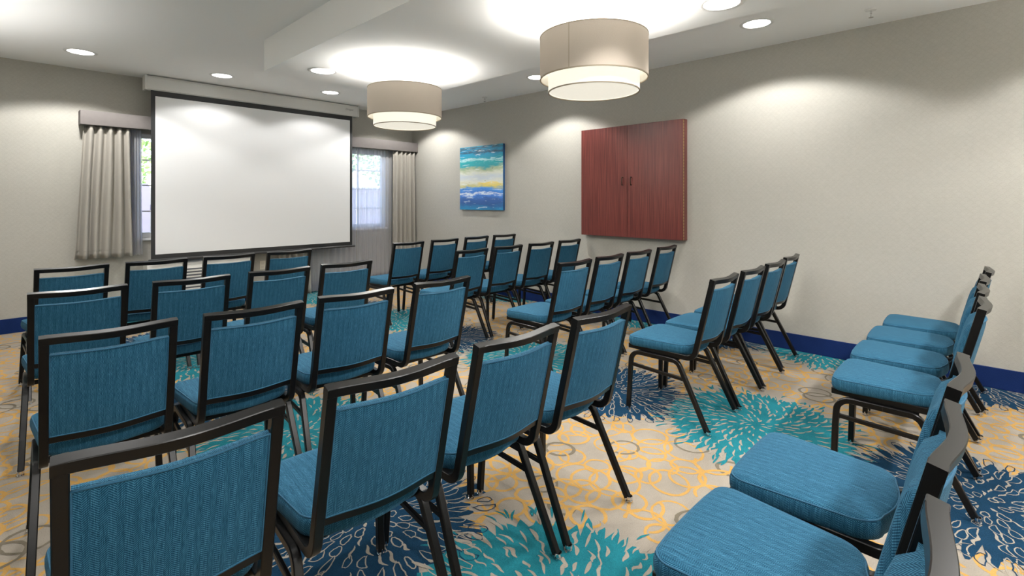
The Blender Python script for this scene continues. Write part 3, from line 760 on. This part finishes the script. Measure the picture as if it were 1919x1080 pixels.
def make_chair():
    t = empty('banquet_chair', (0, 0, 0), '', 'chair')
    # seat cushion
    m = MB(); rings = [(.018, .410), (.006, .411), (.001, .416), (-.003, .432), (-.003, .450), (-.001, .460), (.003, .4665), (.009, .4705), (.018, .473), (.034, .4755), (.06, .478), (.1, .480), (.15, .481)]
    vs = []; n = None
    for (ins, z) in rings:
        o = seat_outline(min(ins, .035)); n = len(o)
        if ins > .035:
            k = 1-(ins-.035)/.16; o = [(x*k, .06+(y-.06)*k) for x, y in o]
        vs += [(x, y, z) for x, y in o]
    fs = []
    for r in range(len(rings)-1):
        for i in range(n): a = r*n+i; b = r*n+(i+1) % n; fs.append((a, b, b+n, a+n))
    fs.append(tuple(range(n-1, -1, -1)))
    c0 = (len(rings)-1)*n; vs.append((0, .06, .4814)); fs += [(c0+i, c0+(i+1) % n, len(vs)-1) for i in range(n)]
    m.add(vs, fs); seat = m.build('seat', TWEED, t, smooth=60)
    MB().tube([(x, y, .4655) for x, y in seat_outline(.0025)], .0026, 6, closed=True).build('piping', PIPING, seat, smooth=80)
    # padded backrest
    s0, s1 = .072, .375; hw = .164; nu, nv = 14, 12
    def sag(x): return .0185*math.cos(PI*min(1, abs(x)/PXB)/2)**1.6                         # rails and pad bow to the rear
    vs = []; fs = []
    def grid(dfun, flip):
        o = len(vs)
        for j in range(nv+1):
            for i in range(nu+1):
                u = -1+2*i/nu; v = -1+2*j/nv; x = hw*u; s_ = (s0+s1)/2+(s1-s0)/2*v
                vs.append(back(x, s_, dfun(u, v, x)))
        for j in range(nv):
            for i in range(nu):
                a = o+j*(nu+1)+i; q = (a, a+1, a+nu+2, a+nu+1); fs.append(q[::-1] if flip else q)
        return o
    def edge(u, v): return (max(0, 1-abs(u)**6)*max(0, 1-abs(v)**6))
    o1 = grid(lambda u, v, x: -.010-sag(x)-.0045*edge(u, v), False)
    o2 = grid(lambda u, v, x: .007-sag(x)*.92+.034*(edge(u, v)**.5), True)
    per = [i for i in range(nu+1)] + [(j*(nu+1)+nu) for j in range(1, nv+1)] + [nv*(nu+1)+i for i in range(nu-1, -1, -1)] + [j*(nu+1) for j in range(nv-1, 0, -1)]
    k = len(per)
    for i in range(k): a, b = per[i], per[(i+1) % k]; fs.append((o1+a, o2+a, o2+b, o1+b))
    m = MB(); m.add(vs, fs); bk = m.build('backrest', TWEED, t, smooth=50)
    pp = [vs[o1+i] for i in per]
    MB().tube(pp, .0028, 6, closed=True).build('piping', PIPING, bk, smooth=80)
    # bent frame: seat rail, bend, back post, each side
    for sx in (-1, 1):
        m = MB(); x = sx*PXB; R = .055; ang = PI/2-LEAN
        # rail along y at z=.4025, bend up to the post
        tl = R*math.tan(ang/2); cy_ = BY+math.sin(LEAN)*((BZ-.4025)/math.cos(LEAN)); 
        y_b = cy_+tl
        path = [(x, .262, .4015), (x, .12, .4015), (x, y_b+.01, .4015)]
        for i in range(9):
            a = -PI/2-ang*i/8; path.append((x, y_b+R*math.cos(a), .4015+R+R*math.sin(a)))
        path += [back(x, .10, 0), back(x, .22, 0), back(x, HB, 0)]
        m.sweep(path, (1, 0, 0), .026, .029, .0022)
        m.build('back_post', BLACK, t, smooth=35)
    def rail(s_, w, h, nm, xe):
        p = [back(xe*(-1+2*i/16), s_, -sag(xe*(-1+2*i/16))) for i in range(17)]
        up = Vector(back(0, 1, 0))-Vector(back(0, 0, 0))
        MB().sweep(p, up, w, h, .0018).build(nm, BLACK, t, smooth=35)
    rail(HB-.0125, .0255, .029, 'top_rail', PXB+.0131)
    rail(.058, .026, .018, 'lower_back_rail', PXB-.0132)
    # legs: each side is an upside-down U; front and rear legs meet under the rail
    for sx in (-1, 1):
        xt, xb = sx*.196, sx*.213
        def P(y, z): return (xb+(xt-xb)*(z/.376), y, z)
        zt_ = .3735; R = .06
        pf = [P(.251, .018), P(.246, .15), P(.243, .26)] + [P(a, b) for a, b in arc(.240-R, zt_-R, R, 0, PI/2, 7)] + [P(.06, zt_)]
        lf = MB().sweep(pf, (1, 0, 0), .025, .026, .003).build('leg', BLACK, t, smooth=35)
        ang = math.atan2(.15, .30); th = math.atan2(.356-.02, .255-.075)      # slant of the rear leg
        R = .05; yr0 = -.035; c = (yr0, zt_-R); a1 = PI/2 + (PI/2-math.atan2(.17, .335))
        bend = arc(c[0], c[1], R, PI/2, a1, 7)
        pr = [P(.0598, zt_)] + [P(a, b) for a, b in bend] + [P(-.246, .018)]
        lr = MB().sweep(pr, (1, 0, 0), .025, .026, .003).build('leg', BLACK, t, smooth=35)
        for (lg, y) in ((lf, .2515), (lr, -.2535)):
            MB().lathe([(0, .0006), (.011, .0006), (.0135, .004), (.0135, .007), (.008, .010), (.008, .013), (.0138, .014), (.0142, .026), (.0125, .0262), (.0125, .020), (0, .020)], xb, y, 16).build('glide', CHROME, lg, smooth=40)
        zf, zr = .292, .276; yr = -.112
        MB().sweep([P(.236, zf), P(yr, zr)], (1, 0, 0), .013, .020, .002).build('stretcher', BLACK, t)
    for yc in (-.055, .16): MB().sweep([(-.184, yc, .3845), (.184, yc, .3845)], (0, 0, 1), .018, .022, .002).build('seat_crossbar', BLACK, t)
    return t
chair = make_chair()
first = [True]
def place(x, y, deg, label, group):
    if first[0]:
        first[0] = False; chair.location = (x, y, 0); chair.rotation_euler = (0, 0, math.radians(deg)); chair['label'] = label; chair['group'] = group; return chair
    return dup(chair, (x, y, 0), math.radians(deg), label, group)
rows_left = [
 ('front', [(.340, 4.712, 3.0), (.821, 4.717, 1.2), (1.307, 4.716, 1.6), (1.799, 4.709, -1.1)]),
 ('second', [(.298, 3.574, -1.9), (.785, 3.554, -1.1), (1.268, 3.558, .5), (1.753, 3.578, -1.6)]),
 ('third', [(.294, 2.489, -2.3), (.760, 2.465, -2.2), (1.234, 2.469, -4.1), (1.744, 2.466, -.7)]),
 ('fourth', [(.275, 1.413, -4.8), (.757, 1.391, -4.5), (1.224, 1.391, -2.1), (1.707, 1.377, -1.2)])]
rows_right = [
 ('front', [(3.026, 4.676, 0), (3.54, 4.711, .5), (4.06, 4.745, 1.1), (4.557, 4.745, -1.6)]),
 ('second', [(2.973, 3.610, .9), (3.46, 3.619, .7), (3.958, 3.616, -.2), (4.466, 3.631, .6)]),
 ('third', [(2.949, 2.433, -.8), (3.425, 2.443, .5), (3.915, 2.449, -.6), (4.480, 2.474, 1.6)]),
 ('fourth', [(2.963, 1.362, -.1), (3.438, 1.353, -.8), (3.914, 1.352, -.7), (4.418, 1.376, .8)]),
 ('rear', [(2.985, .266, -.4), (3.468, .270, -.2), (3.95, .263, 0), (4.433, .240, .5)])]
posL = ['at the far left end', 'second from the left', 'third from the left', 'at the aisle end']
posR = ['at the aisle end', 'second from the aisle', 'second from the right wall', 'next to the right wall']
for nm, row in rows_left:
    for k, (x, y, a) in enumerate(row):
        place(x, y, a, 'blue tweed banquet chair %s of the %s row, left seating block' % (posL[k], nm), 'chairs in the left seating block')
for nm, row in rows_right:
    for k, (x, y, a) in enumerate(row):
        place(x, y, a, 'blue tweed banquet chair %s of the %s row, right seating block' % (posR[k], nm), 'chairs in the right seating block')
for (x, y, a, lb) in [(1.776, .311, -1.2, 'blue tweed chair at the aisle end of the nearest row, seat seen from above'),
                      (1.293, .318, -1.1, 'blue tweed chair with its seat cut by the bottom edge of the picture'),
                      (.795, .318, -1.0, 'blue tweed chair nearest the viewer, only its top rail showing at bottom right')]:
    place(x, y, a, lb, 'chairs in the left seating block')

# ------------------------------------------------------------------ outside the windows
gd = MB().box(-6, 12, YF+.15, 22, -.2, -.1); tag(gd.build('lawn', GRASS), 'strip of grass outside between the windows and the fence', 'lawn', kind='structure')
t = empty('board_fence', (2.5, 10.2, -.1), 'pale wooden board fence outside beyond the windows', 'fence')
m = MB(); x = -6.5
while x < 8:
    m.add([(x, 0, 0), (x+.135, 0, 0), (x+.135, .02, 0), (x, .02, 0), (x, 0, 1.62), (x+.135, 0, 1.62), (x+.135, .02, 1.62), (x, .02, 1.62), (x+.03, 0, 1.70), (x+.105, 0, 1.70), (x+.105, .02, 1.70), (x+.03, .02, 1.70)],
          [(0, 3, 2, 1), (0, 1, 5, 4), (1, 2, 6, 5), (2, 3, 7, 6), (3, 0, 4, 7), (4, 5, 9, 8), (5, 6, 10, 9), (6, 7, 11, 10), (7, 4, 8, 11), (8, 9, 10, 11)]); x += .145
m.build('fence_boards', FENCE, t)
m = MB(); m.box(-6.5, 8, .0205, .06, .3, .39); m.box(-6.5, 8, .0205, .06, 1.25, 1.34); m.build('fence_rail', FENCE, t)
def tree(x, y, h, r, seed, label):
    rr = random.Random(seed); t = empty('garden_tree', (x, y, -.1), label, 'tree', 'trees beyond the fence')
    MB().tube([(0, 0, 0), (.05, .02, h*.35), (0, .04, h*.7)], .09, 8).build('trunk', BARK, t, smooth=60)
    m = MB()
    for k in range(1500):
        th = rr.uniform(0, 2*PI); u = rr.uniform(-1, 1); q = r*rr.uniform(.45, 1)**.6
        c = Vector((q*math.cos(th)*math.sqrt(1-u*u), q*math.sin(th)*math.sqrt(1-u*u), h*.68+q*u*1.15))
        a = Vector((rr.uniform(-1, 1), rr.uniform(-1, 1), rr.uniform(-.5, 1))).normalized()*rr.uniform(.06, .12); b = a.orthogonal().normalized()*rr.uniform(.03, .06)
        m.add([c, c+a*.5+b, c+a, c+a*.5-b], [(0, 1, 2, 3)])
    m.build('foliage', LEAF, t, recalc=False)
tree(1.35, 12.6, 3.6, 1.05, 3, 'small leafy tree beyond the fence outside the left window')
tree(5.9, 12.2, 4.2, 1.0, 5, 'leafy tree beyond the fence outside the right window, nearer the screen')
tree(8.3, 13.0, 4.4, 1.1, 8, 'leafy tree beyond the fence outside the right window, nearer the corner')

# ------------------------------------------------------------------ sky
w = bpy.data.worlds.new('sky'); scene.world = w; w.use_nodes = True; nt = w.node_tree; nt.nodes.clear()
bg = nt.nodes.new('ShaderNodeBackground'); ow = nt.nodes.new('ShaderNodeOutputWorld')
sk = nt.nodes.new('ShaderNodeTexSky'); sk.sky_type = 'NISHITA'; sk.sun_disc = False; sk.sun_elevation = math.radians(50); sk.sun_rotation = math.radians(160); sk.air_density = 1.2; sk.dust_density = 3.0
nt.links.new(sk.outputs[0], bg.inputs[0]); bg.inputs[1].default_value = .95; nt.links.new(bg.outputs[0], ow.inputs[0])

# ------------------------------------------------------------------ camera
cd = bpy.data.cameras.new('camera'); cam = bpy.data.objects.new('camera', cd); COL.objects.link(cam)
cd.sensor_fit = 'HORIZONTAL'; cd.sensor_width = 36; cd.lens = 922.07/1919*36
cd.shift_y = -(540-374.38)/1919; cd.clip_start = .02; cd.clip_end = 200
cam.location = (0, 0, 1.325); cam.rotation_euler = (PI/2, 0, -math.radians(46.286))
scene.camera = cam
scene.view_settings.view_transform = 'Standard'; scene.view_settings.look = 'None'; scene.view_settings.gamma = 1
scene.view_settings.exposure = .74; scene.view_settings.use_curve_mapping = False
scene.cycles.use_denoising = True
scene.cycles.max_bounces = 10; scene.cycles.diffuse_bounces = 6; scene.cycles.glossy_bounces = 4; scene.cycles.transparent_max_bounces = 16; scene.cycles.sample_clamp_indirect = 4
